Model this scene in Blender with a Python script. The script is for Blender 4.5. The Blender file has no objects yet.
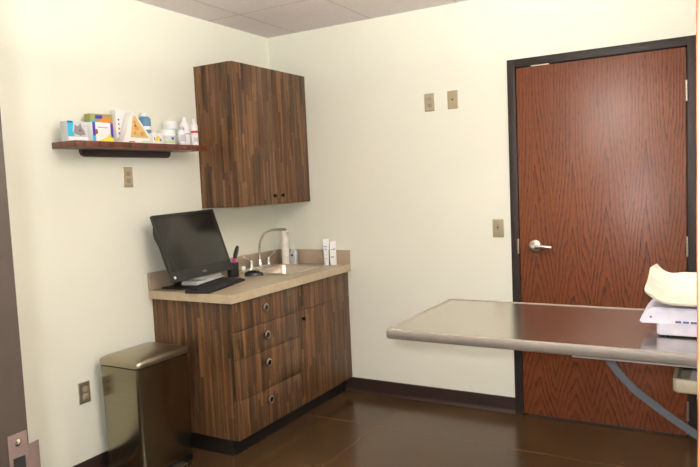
import bpy, bmesh, math, random
from mathutils import Vector, Matrix
random.seed(7)
R = math.radians
COL = bpy.context.scene.collection
S = bpy.context.scene

# ------------------------------------------------------------------ materials
def lin(c):
    return tuple(((v/255)/12.92 if v/255 <= .04045 else ((v/255+.055)/1.055)**2.4) for v in c) + (1,)

class NT:
    def __init__(s, name):
        s.m = bpy.data.materials.new(name); s.m.use_nodes = True
        s.t = s.m.node_tree; s.b = s.t.nodes['Principled BSDF']
    def n(s, typ, **kw):
        d = s.t.nodes.new(typ)
        for k, v in kw.items(): setattr(d, k, v)
        return d
    def l(s, a, b): s.t.links.new(a, b)
    def math(s, op, a, b=None, c=None):
        d = s.n('ShaderNodeMath', operation=op)
        for i, v in enumerate((a, b, c)):
            if v is None: continue
            if isinstance(v, (int, float)): d.inputs[i].default_value = v
            else: s.l(v, d.inputs[i])
        return d.outputs[0]
    def coords(s, scale=(1, 1, 1), loc=(0, 0, 0)):
        tc = s.n('ShaderNodeTexCoord'); mp = s.n('ShaderNodeMapping')
        mp.inputs['Scale'].default_value = scale; mp.inputs['Location'].default_value = loc
        s.l(tc.outputs['Object'], mp.inputs[0]); return mp.outputs[0]
    def noise(s, vec, scale=1, detail=3, rough=.5):
        d = s.n('ShaderNodeTexNoise'); s.l(vec, d.inputs['Vector'])
        d.inputs['Scale'].default_value = scale; d.inputs['Detail'].default_value = detail
        d.inputs['Roughness'].default_value = rough
        return d.outputs[0]
    def ramp(s, f, stops):
        d = s.n('ShaderNodeValToRGB'); e = d.color_ramp.elements
        while len(e) < len(stops): e.new(.5)
        for x, (p, c) in zip(e, stops): x.position = p; x.color = lin(c)
        s.l(f, d.inputs[0]); return d.outputs[0]
    def mix(s, f, a, b, blend='MIX'):
        d = s.n('ShaderNodeMix', data_type='RGBA', blend_type=blend)
        for i, v in ((0, f), (6, a), (7, b)):
            if isinstance(v, (int, float)): d.inputs[i].default_value = v
            elif isinstance(v, tuple): d.inputs[i].default_value = v
            else: s.l(v, d.inputs[i])
        return d.outputs[2]
    def bump(s, h, strength=.2, dist=.002):
        d = s.n('ShaderNodeBump'); d.inputs['Strength'].default_value = strength
        d.inputs['Distance'].default_value = dist; s.l(h, d.inputs['Height'])
        s.l(d.outputs[0], s.b.inputs['Normal'])

def plain(name, col, rough=.5, metal=0, var=.04, scale=30, bump=0, spec=.5, coat=0, trans=0):
    t = NT(name); b = t.b
    v = t.coords(); nz = t.noise(v, scale, 3)
    d = tuple(max(0, int(c*(1-var))) for c in col); u = tuple(min(255, int(c*(1+var))) for c in col)
    t.l(t.ramp(nz, [(.3, d), (.7, u)]), b.inputs['Base Color'])
    b.inputs['Roughness'].default_value = rough; b.inputs['Metallic'].default_value = metal
    b.inputs['Specular IOR Level'].default_value = spec
    b.inputs['Coat Weight'].default_value = coat
    b.inputs['Transmission Weight'].default_value = trans
    if bump: t.bump(nz, bump)
    return t.m

def wall_mat(name, col, bump=.12):
    t = NT(name); v = t.coords()
    n1 = t.noise(v, 90, 3); n2 = t.noise(v, 1.3, 2)
    t.l(t.ramp(n2, [(.3, tuple(int(c*.985) for c in col)), (.7, col)]), t.b.inputs['Base Color'])
    t.b.inputs['Roughness'].default_value = .55; t.b.inputs['Specular IOR Level'].default_value = .25
    t.bump(n1, bump, .001); return t.m

def ceiling_mat():
    t = NT('ceiling_tile'); tc = t.n('ShaderNodeTexCoord'); sp = t.n('ShaderNodeSeparateXYZ')
    t.l(tc.outputs['Object'], sp.inputs[0])
    def line(o, off, period):
        a = t.math('ADD', o, off); a = t.math('PINGPONG', a, period/2)
        return t.math('LESS_THAN', a, .007)
    g = t.math('MAXIMUM', line(sp.outputs[0], -.87+6.1, .61), line(sp.outputs[1], .64+12.2, 1.22))
    v = t.coords(); n1 = t.noise(v, 60, 4, .7)
    base = t.ramp(n1, [(.3, (226, 216, 214)), (.7, (240, 230, 228))])
    t.l(t.mix(t.math('MULTIPLY', g, .5), base, lin((185, 168, 158))), t.b.inputs['Base Color'])
    t.b.inputs['Roughness'].default_value = .9
    t.bump(n1, .25, .002); return t.m

def floor_mat():
    t = NT('stained_concrete'); tc = t.n('ShaderNodeTexCoord'); sp = t.n('ShaderNodeSeparateXYZ')
    t.l(tc.outputs['Object'], sp.inputs[0]); v = t.coords()
    n1 = t.noise(v, 2.2, 6, .6); n2 = t.noise(v, 14, 5, .65)
    c = t.ramp(n1, [(.3, (50, 34, 21)), (.5, (66, 47, 29)), (.7, (86, 64, 40))])
    c2 = t.ramp(n2, [(.3, (62, 45, 27)), (.7, (80, 59, 37))])
    c = t.mix(.25, c, c2)
    wob = t.math('MULTIPLY', t.math('SUBTRACT', t.noise(v, 5, 2), .5), .012)
    def line(o, off, period):
        a = t.math('ADD', t.math('ADD', o, off), wob); a = t.math('PINGPONG', a, period/2)
        return t.math('LESS_THAN', a, .0035)
    g = t.math('MAXIMUM', line(sp.outputs[0], -1.075+9.15, 1.83), line(sp.outputs[1], .545+9.15, 1.83))
    t.l(t.mix(t.math('MULTIPLY', g, .5), c, lin((112, 84, 54))), t.b.inputs['Base Color'])
    rr = t.n('ShaderNodeMapRange'); t.l(n2, rr.inputs[0])
    rr.inputs[3].default_value = .19; rr.inputs[4].default_value = .23
    t.l(rr.outputs[0], t.b.inputs['Roughness'])
    t.b.inputs['Specular IOR Level'].default_value = .45
    t.bump(t.math('SUBTRACT', t.math('MULTIPLY', n1, .5), g), .12, .001); return t.m

def walnut_mat():
    t = NT('walnut_laminate'); tc = t.n('ShaderNodeTexCoord'); sp = t.n('ShaderNodeSeparateXYZ')
    t.l(tc.outputs['Object'], sp.inputs[0])
    u = t.math('ADD', sp.outputs[0], sp.outputs[1]); z = sp.outputs[2]
    def staves(width, length, seed):
        col = t.math('FLOOR', t.math('MULTIPLY_ADD', u, 1/width, seed))
        w1 = t.n('ShaderNodeTexWhiteNoise', noise_dimensions='1D'); t.l(col, w1.inputs['W'])
        row = t.math('FLOOR', t.math('MULTIPLY_ADD', z, 1/length, t.math('MULTIPLY', w1.outputs[0], 17)))
        w2 = t.n('ShaderNodeTexWhiteNoise', noise_dimensions='1D')
        t.l(t.math('MULTIPLY_ADD', row, 7.13, t.math('MULTIPLY', col, 3.71)), w2.inputs['W'])
        return w2.outputs[0]
    a = staves(.021, .34, 50.3); b = staves(.0093, .21, 90.7)
    n1 = t.noise(t.coords((34, 34, .9)), 1, 3, .55); n2 = t.noise(t.coords((210, 210, 5)), 1, 3, .6)
    f = t.math('ADD', t.math('MULTIPLY', a, .26), t.math('MULTIPLY', b, .17))
    f = t.math('ADD', f, t.math('MULTIPLY', n1, .42)); f = t.math('ADD', f, t.math('MULTIPLY', n2, .30))
    c = t.ramp(f, [(.36, (50, 37, 26)), (.50, (78, 55, 37)), (.62, (98, 70, 45)), (.76, (128, 92, 58))])
    rf = t.math('MULTIPLY', t.math('GREATER_THAN', staves(.0157, .5, 31.1), .80), .30)
    c = t.mix(rf, c, lin((112, 66, 42)))
    t.l(c, t.b.inputs['Base Color'])
    t.b.inputs['Roughness'].default_value = .42; t.b.inputs['Specular IOR Level'].default_value = .35
    t.bump(n2, .08, .0005); return t.m

def oak_mat(name='red_oak_veneer', flitch=.205, axis='X', cols=None):
    t = NT(name); tc = t.n('ShaderNodeTexCoord'); sp = t.n('ShaderNodeSeparateXYZ')
    t.l(tc.outputs['Object'], sp.inputs[0]); x, z = sp.outputs[0], sp.outputs[2]
    if axis == 'YZ': x = sp.outputs[1]
    if axis == 'Y':                        # grain runs along Y
        x, z = sp.outputs[0], sp.outputs[1]
    fx = t.math('DIVIDE', x, flitch); idx = t.math('FLOOR', fx)
    lx = t.math('MULTIPLY', t.math('SUBTRACT', t.math('FRACT', fx), .5), flitch)
    wi = t.n('ShaderNodeTexWhiteNoise', noise_dimensions='1D'); t.l(idx, wi.inputs['W'])
    def nz(sx, sz, det=3, ro=.55):
        cv = t.n('ShaderNodeCombineXYZ')
        t.l(t.math('MULTIPLY', x, sx), cv.inputs[0]); t.l(t.math('MULTIPLY', z, sz), cv.inputs[2]); t.l(t.math('MULTIPLY', idx, 3.7), cv.inputs[1])
        return t.math('SUBTRACT', t.noise(cv.outputs[0], 1, det, ro), .5)
    lx = t.math('ADD', lx, t.math('MULTIPLY', nz(6, 1.1), .075))
    lx = t.math('ADD', lx, t.math('MULTIPLY', t.math('SUBTRACT', wi.outputs[0], .5), .03))
    r = t.math('SQRT', t.math('MULTIPLY_ADD', lx, lx, .00010))
    g = t.math('SUBTRACT', t.math('MULTIPLY', z, 9.5), t.math('MULTIPLY', t.math('MULTIPLY', z, z), 2.3))
    ph = t.math('MULTIPLY_ADD', r, t.math('MULTIPLY_ADD', z, 14, 32), g)
    ph = t.math('ADD', ph, t.math('MULTIPLY', wi.outputs[0], 9))
    ph = t.math('ADD', ph, t.math('MULTIPLY', nz(9, 1.3, 4, .6), 3.0))
    ph = t.math('ADD', ph, t.math('MULTIPLY', nz(120, 9, 2, .5), .30))
    ring = t.math('FRACT', ph)
    ring = t.math('MULTIPLY', t.math('POWER', ring, 2.4), t.math('ADD', .85, t.math('MULTIPLY', nz(10, 2.5), 1.3)))
    cs = t.n('ShaderNodeCombineXYZ')
    t.l(t.math('MULTIPLY', x, 330), cs.inputs[0]); t.l(t.math('MULTIPLY', z, 22), cs.inputs[2])
    pore = t.noise(cs.outputs[0], 1, 2, .5)
    big = t.noise(t.coords((4, 4, 1.2) if axis == 'X' else (4, 1.2, 4)), 1, 2)
    cols = cols or ((132, 74, 42), (108, 57, 34), (56, 27, 17))
    base = t.mix(big, lin(cols[0]), lin(cols[1]))
    f = t.math('MULTIPLY', ring, t.math('MULTIPLY_ADD', pore, 1.0, .38))
    pf = t.math('MULTIPLY', t.math('MAXIMUM', t.math('SUBTRACT', pore, .50), 0), 3.0)
    f = t.math('MINIMUM', t.math('ADD', f, pf), 1)
    t.l(t.mix(f, base, lin(cols[2])), t.b.inputs['Base Color'])
    t.b.inputs['Roughness'].default_value = .36; t.b.inputs['Specular IOR Level'].default_value = .45
    t.bump(pore, .06, .0004); return t.m

def counter_mat():
    t = NT('beige_speckled_laminate'); v = t.coords()
    n1 = t.noise(v, 260, 2, .6); n2 = t.noise(v, 22, 4, .6)
    c = t.ramp(n1, [(.3, (162, 143, 119)), (.5, (185, 167, 140)), (.7, (199, 183, 156))])
    c = t.mix(.3, c, t.ramp(n2, [(.3, (162, 142, 116)), (.7, (198, 181, 153))]))
    t.l(c, t.b.inputs['Base Color']); t.b.inputs['Roughness'].default_value = .22; return t.m

def steel_mat(name, col, rough=.25, stretch=(3, 3, 400), aniso=.0, metal=1.0):
    t = NT(name); nz = t.noise(t.coords(stretch), 1, 3, .6)
    t.l(t.ramp(nz, [(.3, tuple(int(c*.93) for c in col)), (.7, col)]), t.b.inputs['Base Color'])
    rr = t.n('ShaderNodeMapRange'); t.l(nz, rr.inputs[0])
    rr.inputs[3].default_value = rough*.85; rr.inputs[4].default_value = rough*1.2
    t.l(rr.outputs[0], t.b.inputs['Roughness']); t.b.inputs['Metallic'].default_value = metal
    t.b.inputs['Anisotropic'].default_value = aniso
    return t.m

def emit_mat(name, col, s):
    t = NT(name); t.b.inputs['Base Color'].default_value = lin(col)
    t.b.inputs['Emission Color'].default_value = lin(col); t.b.inputs['Emission Strength'].default_value = s
    return t.m

WALL = wall_mat('cream_wall_paint', (236, 235, 220))
M = dict(
    ceil=ceiling_mat(), floor=floor_mat(), walnut=walnut_mat(), oak=oak_mat(), counter=counter_mat(), splash=plain('taupe_splash_laminate', (164, 146, 126), .3, var=.05, scale=200),
    shelfwood=oak_mat('red_shelf_veneer', .09, 'Y', ((118, 62, 40), (84, 42, 28), (46, 22, 15))),
    frame=plain('dark_bronze_paint', (46, 38, 34), .5, spec=.3), jamb=plain('brown_frame_paint', (62, 50, 43), .4),
    rubber=plain('dark_brown_rubber', (50, 37, 32), .42), toe=plain('black_toe_kick', (26, 23, 21), .5),
    chrome=plain('chrome', (225, 222, 215), .09, 1, .01), nickel=plain('satin_nickel', (200, 190, 178), .28, 1, .02),
    steel_bin=steel_mat('brushed_bronze_steel', (148, 141, 120), .22, aniso=.5),
    steel_lid=steel_mat('brushed_lid_steel', (168, 160, 138), .32, (400, 3, 3)),
    steel_table=steel_mat('brushed_table_steel', (204, 198, 188), .18, (3, 300, 3)),
    steel_sink=steel_mat('brushed_sink_steel', (232, 222, 208), .34, (3, 300, 3)),
    strike=plain('dull_bronze_plate', (128, 106, 98), .35, .5), plate=plain('faceplate_steel', (192, 180, 156), .35, .85, .03),
    plug=plain('grey_receptacle', (160, 148, 128), .5), dark=plain('dark_slot', (24, 20, 18), .6),
    black=plain('black_plastic', (20, 19, 19), .35), blackm=plain('black_matte_plastic', (24, 23, 23), .55),
    blackg=plain('black_glossy_screen', (34, 33, 28), .26, spec=.6, var=.01),
    bezel=plain('black_bezel', (27, 26, 23), .32), key=plain('black_key', (16, 16, 17), .4),
    knob=plain('dark_bronze_knob', (58, 48, 44), .25, .8), knobc=plain('nickel_knob_ring', (176, 168, 160), .3, 1),
    edge=plain('taupe_table_edge', (118, 108, 98), .5), bracket=plain('light_grey_enamel', (168, 164, 162), .4),
    strut=plain('grey_enamel_bar', (96, 99, 104), .42), cream=plain('cream_plastic', (178, 171, 157), .4),
    lilac=plain('pale_lilac_plastic', (186, 180, 192), .42), beige=plain('beige_plastic', (176, 162, 136), .45),
    white=plain('white_plastic', (236, 234, 232), .35, var=.01), paper=plain('white_paper', (232, 230, 226), .85, var=.02),
    grey=plain('grey_paper', (178, 176, 176), .8), roll=plain('white_paper_roll', (236, 228, 214), .9, bump=.2),
    cyan=plain('cyan_print', (40, 178, 208), .5), blue=plain('blue_print', (52, 74, 160), .5),
    purple=plain('purple_print', (62, 52, 158), .5), yellow=plain('yellow_print', (232, 208, 78), .5),
    green=plain('green_print', (150, 152, 84), .5), orange=plain('orange_print', (214, 134, 62), .5),
    brown=plain('brown_print', (142, 78, 42), .5), catgrey=plain('grey_fur_print', (134, 128, 130), .6),
    paleg=plain('pale_grey_print', (196, 198, 200), .5), steelblue=plain('steel_blue_bottle', (84, 128, 158), .35),
    teal=plain('pale_teal_print', (168, 208, 200), .5), red=plain('red_print', (188, 34, 44), .45),
    pink=plain('magenta_plastic', (214, 60, 130), .35), lime=plain('pale_green_print', (176, 206, 140), .5),
    ink=plain('dark_ink', (70, 70, 92), .6), tan=plain('tan_print', (206, 180, 120), .5),
    lav=plain('lavender_print', (150, 146, 206), .5), clear=plain('frosted_clear_plastic', (232, 234, 232), .25, trans=.35),
    diffuser=emit_mat('light_diffuser', (255, 238, 214), 1.0),
)

# ------------------------------------------------------------------ mesh helpers
def BM(): return bmesh.new()

def xf(vs, mat):
    for v in vs: v.co = mat @ v.co

def box(bm, x0, x1, y0, y1, z0, z1, bev=0, seg=2, mat=None):
    t = BM(); bmesh.ops.create_cube(t, size=1)
    for v in t.verts:
        v.co = Vector(((x0+x1)/2+v.co.x*(x1-x0), (y0+y1)/2+v.co.y*(y1-y0), (z0+z1)/2+v.co.z*(z1-z0)))
    if bev: bmesh.ops.bevel(t, geom=list(t.edges), offset=bev, segments=seg, affect='EDGES', profile=.5)
    merge(bm, t, mat)

def merge(bm, t, mat=None):
    if mat is not None: xf(t.verts, mat)
    me = bpy.data.meshes.new('tmp'); t.to_mesh(me); t.free(); bm.from_mesh(me); bpy.data.meshes.remove(me)

def lathe(bm, prof, seg=32, mat=None):
    """prof = [(r,z)...] about Z"""
    t = BM(); rings = []
    for r, z in prof:
        if r < 1e-6: rings.append([t.verts.new((0, 0, z))])
        else: rings.append([t.verts.new((r*math.cos(2*math.pi*k/seg), r*math.sin(2*math.pi*k/seg), z)) for k in range(seg)])
    for a, b in zip(rings, rings[1:]):
        if len(a) == 1 and len(b) == 1: continue
        for k in range(seg):
            k2 = (k+1) % seg
            if len(a) == 1: t.faces.new((a[0], b[k2], b[k]))
            elif len(b) == 1: t.faces.new((a[k], a[k2], b[0]))
            else: t.faces.new((a[k], a[k2], b[k2], b[k]))
    bmesh.ops.recalc_face_normals(t, faces=t.faces); merge(bm, t, mat)

def tube(bm, pts, rad, seg=14, cap=True, flat=None):
    """sweep a circle (or an ellipse rad x flat) along pts"""
    pts = [Vector(p) for p in pts]; t = BM(); rings = []; up = None
    for i, p in enumerate(pts):
        d = (pts[min(i+1, len(pts)-1)]-pts[max(i-1, 0)]).normalized()
        if up is None:
            up = Vector((0, 1, 0)) if abs(d.y) < .9 else Vector((1, 0, 0))
        s = d.cross(up).normalized(); up = s.cross(d).normalized()
        r = rad[i] if isinstance(rad, (list, tuple)) else rad
        f = r if flat is None else flat
        rings.append([t.verts.new(p+s*r*math.cos(2*math.pi*k/seg)+up*f*math.sin(2*math.pi*k/seg)) for k in range(seg)])
    for a, b in zip(rings, rings[1:]):
        for k in range(seg): t.faces.new((a[k], a[(k+1) % seg], b[(k+1) % seg], b[k]))
    if cap: t.faces.new(rings[0][::-1]); t.faces.new(rings[-1])
    bmesh.ops.recalc_face_normals(t, faces=t.faces); merge(bm, t)

def rrect(x0, x1, y0, y1, r, n=6):
    P = []
    for cx, cy, a in ((x1-r, y1-r, 0), (x0+r, y1-r, 90), (x0+r, y0+r, 180), (x1-r, y0+r, 270)):
        for k in range(n+1):
            t = R(a+90*k/n); P.append((cx+r*math.cos(t), cy+r*math.sin(t)))
    return P

def loft(bm, loops, cap0=True, cap1=True, mat=None):
    t = BM(); rs = [[t.verts.new(p) for p in L] for L in loops]; n = len(rs[0])
    for a, b in zip(rs, rs[1:]):
        for k in range(n): t.faces.new((a[k], a[(k+1) % n], b[(k+1) % n], b[k]))
    if cap0: t.faces.new(rs[0][::-1])
    if cap1: t.faces.new(rs[-1])
    bmesh.ops.recalc_face_normals(t, faces=t.faces); merge(bm, t, mat)

def prism(bm, poly, axis, a, b, mat=None):
    """extrude a 2-D polygon along an axis; poly in the other two coordinates"""
    f = {'x': lambda p, h: (h, p[0], p[1]), 'y': lambda p, h: (p[0], h, p[1]), 'z': lambda p, h: (p[0], p[1], h)}[axis]
    loft(bm, [[f(p, a) for p in poly], [f(p, b) for p in poly]], mat=mat)

def ellipse(cx, cy, rx, ry, n=16): return [(cx+rx*math.cos(2*math.pi*k/n), cy+ry*math.sin(2*math.pi*k/n)) for k in range(n)]

def obj(name, bm, m, parent=None, smooth=True, label=None, loc=None, rotz=0, angle=40):
    me = bpy.data.meshes.new(name); bm.to_mesh(me); bm.free()
    me.materials.append(M[m] if isinstance(m, str) else m)
    if smooth:
        me.shade_smooth()
        me.set_sharp_from_angle(angle=R(angle))
    o = bpy.data.objects.new(name, me); COL.objects.link(o)
    if parent: o.parent = parent
    if loc: o.location = loc
    if rotz: o.rotation_euler[2] = rotz
    if label: o['label'] = label
    return o

def thing(name, label, cat, loc=(0, 0, 0), rotz=0, group=None):
    o = bpy.data.objects.new(name, None); COL.objects.link(o); o.empty_display_size = .05
    o.location = loc; o.rotation_euler = (0, 0, rotz); o['label'] = label; o['category'] = cat
    if group: o['group'] = group
    return o

def tag(o, label, cat, group=None):
    o['label'] = label; o['category'] = cat
    if group: o['group'] = group
    return o

def struct(name, bm, m, parent=None, label=None, cat=None, smooth=False):
    o = obj(name, bm, m, parent, smooth)
    o['kind'] = 'structure'
    if label: o['label'] = label; o['category'] = cat
    return o

def pbox(name, m, parent, *a, bev=0, label=None, seg=2):
    bm = BM(); box(bm, *a, bev=bev, seg=seg); return obj(name, bm, m, parent, label=label)

# ------------------------------------------------------------------ room
H = 2.596; XR = 3.06; YF = -3.355; TW = .116
DX0, DX1, DH = 1.840, 2.754, 2.144           # far door leaf
EX0, EX1, EH = 1.95, 2.8926, 2.12            # near doorway opening
CT = .923                                    # worktop height

bm = BM(); box(bm, -.1, XR+.1, -5.4, .16, -.05, 0); struct('floor', bm, 'floor', label='dark brown stained concrete floor with scored joints', cat='floor')
bm = BM(); box(bm, -.1, XR+.1, YF-TW, .16, H, H+.05); struct('ceiling', bm, 'ceil', label='pale ceiling of large acoustic tiles', cat='ceiling')
bm = BM(); box(bm, -.1, 0, YF-TW, .16, 0, H); struct('wall_left', bm, WALL, label='cream wall behind the shelf and cabinets', cat='wall')
bm = BM(); box(bm, XR, XR+.1, YF-TW, .16, 0, H); struct('wall_right', bm, WALL, label='cream wall carrying the folding table', cat='wall')
bm = BM()
box(bm, 0, DX0-.045, 0, .12, 0, H); box(bm, DX1+.045, XR, 0, .12, 0, H); box(bm, DX0-.045, DX1+.045, 0, .12, DH+.045, H)
bmesh.ops.remove_doubles(bm, verts=bm.verts, dist=1e-4)
struct('wall_back', bm, WALL, label='cream wall around the red oak door', cat='wall')
bm = BM()
box(bm, 0, EX0-.045, YF-TW, YF, 0, H); box(bm, EX1+.045, XR, YF-TW, YF, 0, H); box(bm, EX0-.045, EX1+.045, YF-TW, YF, EH+.045, H)
struct('wall_front', bm, WALL, label='cream wall around the entry doorway', cat='wall')

# baseboards: cove profile with a foot
def cove(bm, a, b, nx, ny):
    prof = [(0, .1), (.004, .1), (.006, .096), (.006, .02), (.010, .008), (.018, .0), (0, 0)]
    loft(bm, [[(a[0]+nx*d, a[1]+ny*d, z) for d, z in prof], [(b[0]+nx*d, b[1]+ny*d, z) for d, z in prof]])
bm = BM(); cove(bm, (.546, 0), (DX0-.053, 0), 0, -1); struct('baseboard_back', bm, 'rubber', label='dark brown rubber baseboard along the door wall', cat='baseboard')
bm = BM(); cove(bm, (0, YF), (0, -1.285), 1, 0); struct('baseboard_left', bm, 'rubber', label='dark brown rubber baseboard below the left wall', cat='baseboard')
bm = BM(); cove(bm, (XR, YF), (XR, -.02), -1, 0); struct('baseboard_right', bm, 'rubber', label='dark brown rubber baseboard below the table wall', cat='baseboard')

# far door, frame (trim_1)
FW = .053
bm = BM()
box(bm, DX0-FW, DX0-.003, -.014, .12, 0, DH+FW, bev=.003)
box(bm, DX1+.003, DX1+FW, -.014, .12, 0, DH+FW, bev=.003)
box(bm, DX0-.004, DX1+.004, -.0135, .12, DH+.004, DH+FW-.0005, bev=.002)
box(bm, DX0-.004, DX0+.014, .046, .08, 0, DH+.004); box(bm, DX1-.014, DX1+.004, .046, .08, 0, DH+.004)
tr = struct('trim_1', bm, 'frame', label='dark bronze metal frame around the oak door', cat='door frame', smooth=True)
pbox('strike_edge', 'nickel', tr, DX0-.012, DX0-.0035, -.0165, -.0145, 1.02, 1.11, label='small nickel strike lip')
pbox('door_seal', 'nickel', tr, 1.932, 2.036, -.0125, -.005, DH-.001, DH+.0038, label='pale silencer strip at the door head')
bm = BM(); box(bm, 0, DX1-DX0-.004, -.0, .044, 0, DH-.012, bev=.0015)
door = struct('door_1', bm, 'oak', label='closed red oak veneer door with lever handle', cat='door', smooth=True)
door.location = (DX0+.001, -.008, .010)
# lever handle; coordinates local to the leaf
hx, hz = 1.932-DX0, 1.066-.010
HR = Matrix.Translation((hx, 0, hz)) @ Matrix.Rotation(R(90), 4, 'X')
bm = BM(); lathe(bm, [(0, .014), (.028, .014), (.036, .010), (.039, .003), (.039, -.001), (0, -.001)], mat=HR)
lathe(bm, [(0, .05), (.013, .05), (.0145, .047), (.0145, .01)], mat=HR)
hd = obj('door_handle', bm, 'nickel', door)
bm = BM(); tube(bm, [(hx-.004, -.045, hz), (hx+.02, -.046, hz), (hx+.05, -.048, hz+.001), (hx+.08, -.047, hz-.002), (hx+.105, -.042, hz-.004)], [.0105, .0105, .010, .0095, .008], flat=.007)
obj('lever', bm, 'nickel', hd)
bm = BM(); lathe(bm, [(0, .053), (.008, .053), (.009, .049)], 20, mat=HR); obj('turn_button', bm, 'chrome', hd)
for z in (1.912, 1.074, .155):
    bm = BM()
    for k in range(5): lathe(bm, [(0, 0), (.0065, 0), (.0065, .0205), (0, .0205)], 12, Matrix.Translation((DX1-DX0-.001, -.0135, z-.01-.056+k*.0224)))
    obj('hinge', bm, 'nickel', door)
    
# near doorway frame (trim_2)
bm = BM()
box(bm, EX0-.05, EX0, YF-TW-.012, YF+.012, 0, EH+.05, bev=.003)
box(bm, EX0-.001, EX1+.001, YF-TW-.0115, YF+.0115, EH, EH+.0495, bev=.002)
box(bm, EX0-.001, EX0+.014, YF-TW-.005, YF-.045, 0, EH+.01, bev=.001)
tr2 = struct('trim_2', bm, 'jamb', label='brown metal frame of the near doorway', cat='door frame', smooth=True)
bm = BM(); box(bm, EX1-.0002, EX1+.052, YF-TW-.013, YF+.013, 0, EH+.05, bev=.002)
struct('trim_3', bm, 'oak', label='oak-faced post at the right side of the near doorway', cat='door frame', smooth=True)
# strike plate on its left jamb
zt, zb = 1.128, 1.006
bm = BM(); box(bm, EX0-.0005, EX0+.0015, YF-.024, YF+.008, zb, zt, bev=.0006)
sp = obj('strike_plate', bm, 'strike', tr2, label='dull metal strike plate with rounded lip')
bm = BM(); prism(bm, [(EX0+.0013, YF+.006), (EX0+.0013, YF+.020), (EX0-.002, YF+.029), (EX0-.004, YF+.028), (EX0-.001, YF+.019), (EX0-.0002, YF+.006)], 'z', 1.030, 1.104)
obj('strike_lip', bm, 'strike', sp)
for z in (1.113, 1.021):
    bm = BM(); lathe(bm, [(0, .003), (.003, .0028), (.0055, .001), (.0055, 0), (0, 0)], 16, Matrix.Translation((EX0+.001, YF-.008, z)) @ Matrix.Rotation(R(90), 4, 'Y'))
    obj('screw', bm, 'chrome', sp)
bm = BM(); box(bm, EX0+.0012, EX0+.0019, YF-.018, YF+.002, 1.045, 1.090); obj('latch_hole', bm, 'dark', sp)

# ------------------------------------------------------------------ wall plates
def faceplate(name, label, cat, wall, a, z, kind, group=None):
    t = thing(name, label, cat, (0, a, z) if wall == 'L' else (a, 0, z), R(90) if wall == 'L' else 0, group)
    # local: plate faces -y, wall at y=0
    bm = BM(); P0 = rrect(-.035, .035, -.057, .057, .003, 3); P1 = rrect(-.0315, .0315, -.0535, .0535, .003, 3)
    loft(bm, [[(x, 0, y) for x, y in P0], [(x, -.003, y) for x, y in P0], [(x, -.0058, y) for x, y in P1]])
    obj('plate', bm, 'plate', t, angle=20)
    RX = Matrix.Rotation(R(90), 4, 'X')
    def screw(z_):
        bm = BM(); lathe(bm, [(0, .0015), (.0028, .001), (.0032, 0), (0, 0)], 12, Matrix.Translation((0, -.0057, z_)) @ RX); obj('screw', bm, 'nickel', t)
    if kind == 'duplex':
        for s in (1, -1):
            bm = BM(); prism(bm, rrect(-.0165, .0165, s*.0195-.014, s*.0195+.014, .009, 4), 'y', -.0075, -.0055)
            rc = obj('receptacle', bm, 'plug', t)
            for dx, hh in ((-.006, .0085), (.006, .007)):
                bm = BM(); box(bm, dx-.0011, dx+.0011, -.0079, -.0073, s*.0195+.002-hh/2, s*.0195+.002+hh/2); obj('slot', bm, 'dark', rc)
            bm = BM(); prism(bm, ellipse(0, s*.0195-.008, .0024, .0024, 12), 'y', -.0079, -.0073); obj('slot', bm, 'dark', rc)
        screw(0)
    elif kind == 'coax':
        bm = BM(); lathe(bm, [(0, .008), (.0045, .008), (.0055, .006), (.0055, 0), (0, 0)], 16, Matrix.Translation((0, -.0055, 0)) @ RX); obj('jack', bm, 'dark', t)
        screw(.042); screw(-.042)
    elif kind == 'switch':
        bm = BM(); box(bm, -.005, .005, -.0063, -.0055, -.0115, .0115); obj('toggle_slot', bm, 'plug', t)
        bm = BM(); box(bm, -.0032, .0032, -.019, -.006, -.004, .004, bev=.001, mat=Matrix.Rotation(R(-25), 4, 'X')); obj('toggle', bm, 'dark', t)
        screw(.03); screw(-.03)
    return t
faceplate('wall_outlet', 'steel outlet plate on the left wall below the shelf', 'outlet', 'L', -1.395, 1.587, 'duplex')
faceplate('wall_outlet', 'steel outlet plate low on the left wall beside the trash can', 'outlet', 'L', -1.783, .460, 'duplex')
faceplate('wall_outlet', 'left of the two steel plates high on the door wall, with a receptacle', 'outlet', 'B', 1.273, 1.998, 'duplex')
faceplate('cable_jack_plate', 'steel plate with a dark centre jack, high beside the door frame', 'wall plate', 'B', 1.432, 1.999, 'coax')
faceplate('light_switch', 'steel light switch plate beside the door handle', 'light switch', 'B', 1.704, 1.176, 'switch')

# ------------------------------------------------------------------ base cabinet
def knob(parent, x, y, z, r, ring=True):
    RY = Matrix.Translation((x, y, z)) @ Matrix.Rotation(R(90), 4, 'Y')
    bm = BM(); lathe(bm, [(0, .026), (r*.55, .026), (r*.9, .023), (r, .018), (r*.92, .013), (r*.4, .009), (r*.36, 0), (0, 0)], 28, RY)
    k = obj('knob', bm, 'knob', parent)
    if ring:
        bm = BM(); lathe(bm, [(r*.62, .0262), (r*.70, .0275), (r*.92, .0250), (r*1.0, .0200), (r*.9, .019), (r*.60, .023)], 28, RY); obj('knob_ring', bm, 'knobc', k)
    return k
bc = thing('base_cabinet', 'low walnut laminate sink cabinet with drawers standing against the left wall', 'cabinet', (0, 0, 0))
bm = BM()
y0, y1 = -1.278, -.002; zt_, zb_ = .8755, .099
box(bm, .003, .580, y0, y0+.019, zb_, zt_); box(bm, .003, .580, y1-.019, y1, zb_, zt_)
box(bm, .003, .580, y0+.019, y1-.019, zb_, zb_+.018); box(bm, .003, .012, y0+.019, y1-.019, zb_+.018, zt_)
box(bm, .555, .580, y0+.019, y1-.019, .85, zt_); box(bm, .555, .580, -.65, -.63, zb_+.018, .85)
obj('body', bm, 'walnut', bc, smooth=False)
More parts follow.
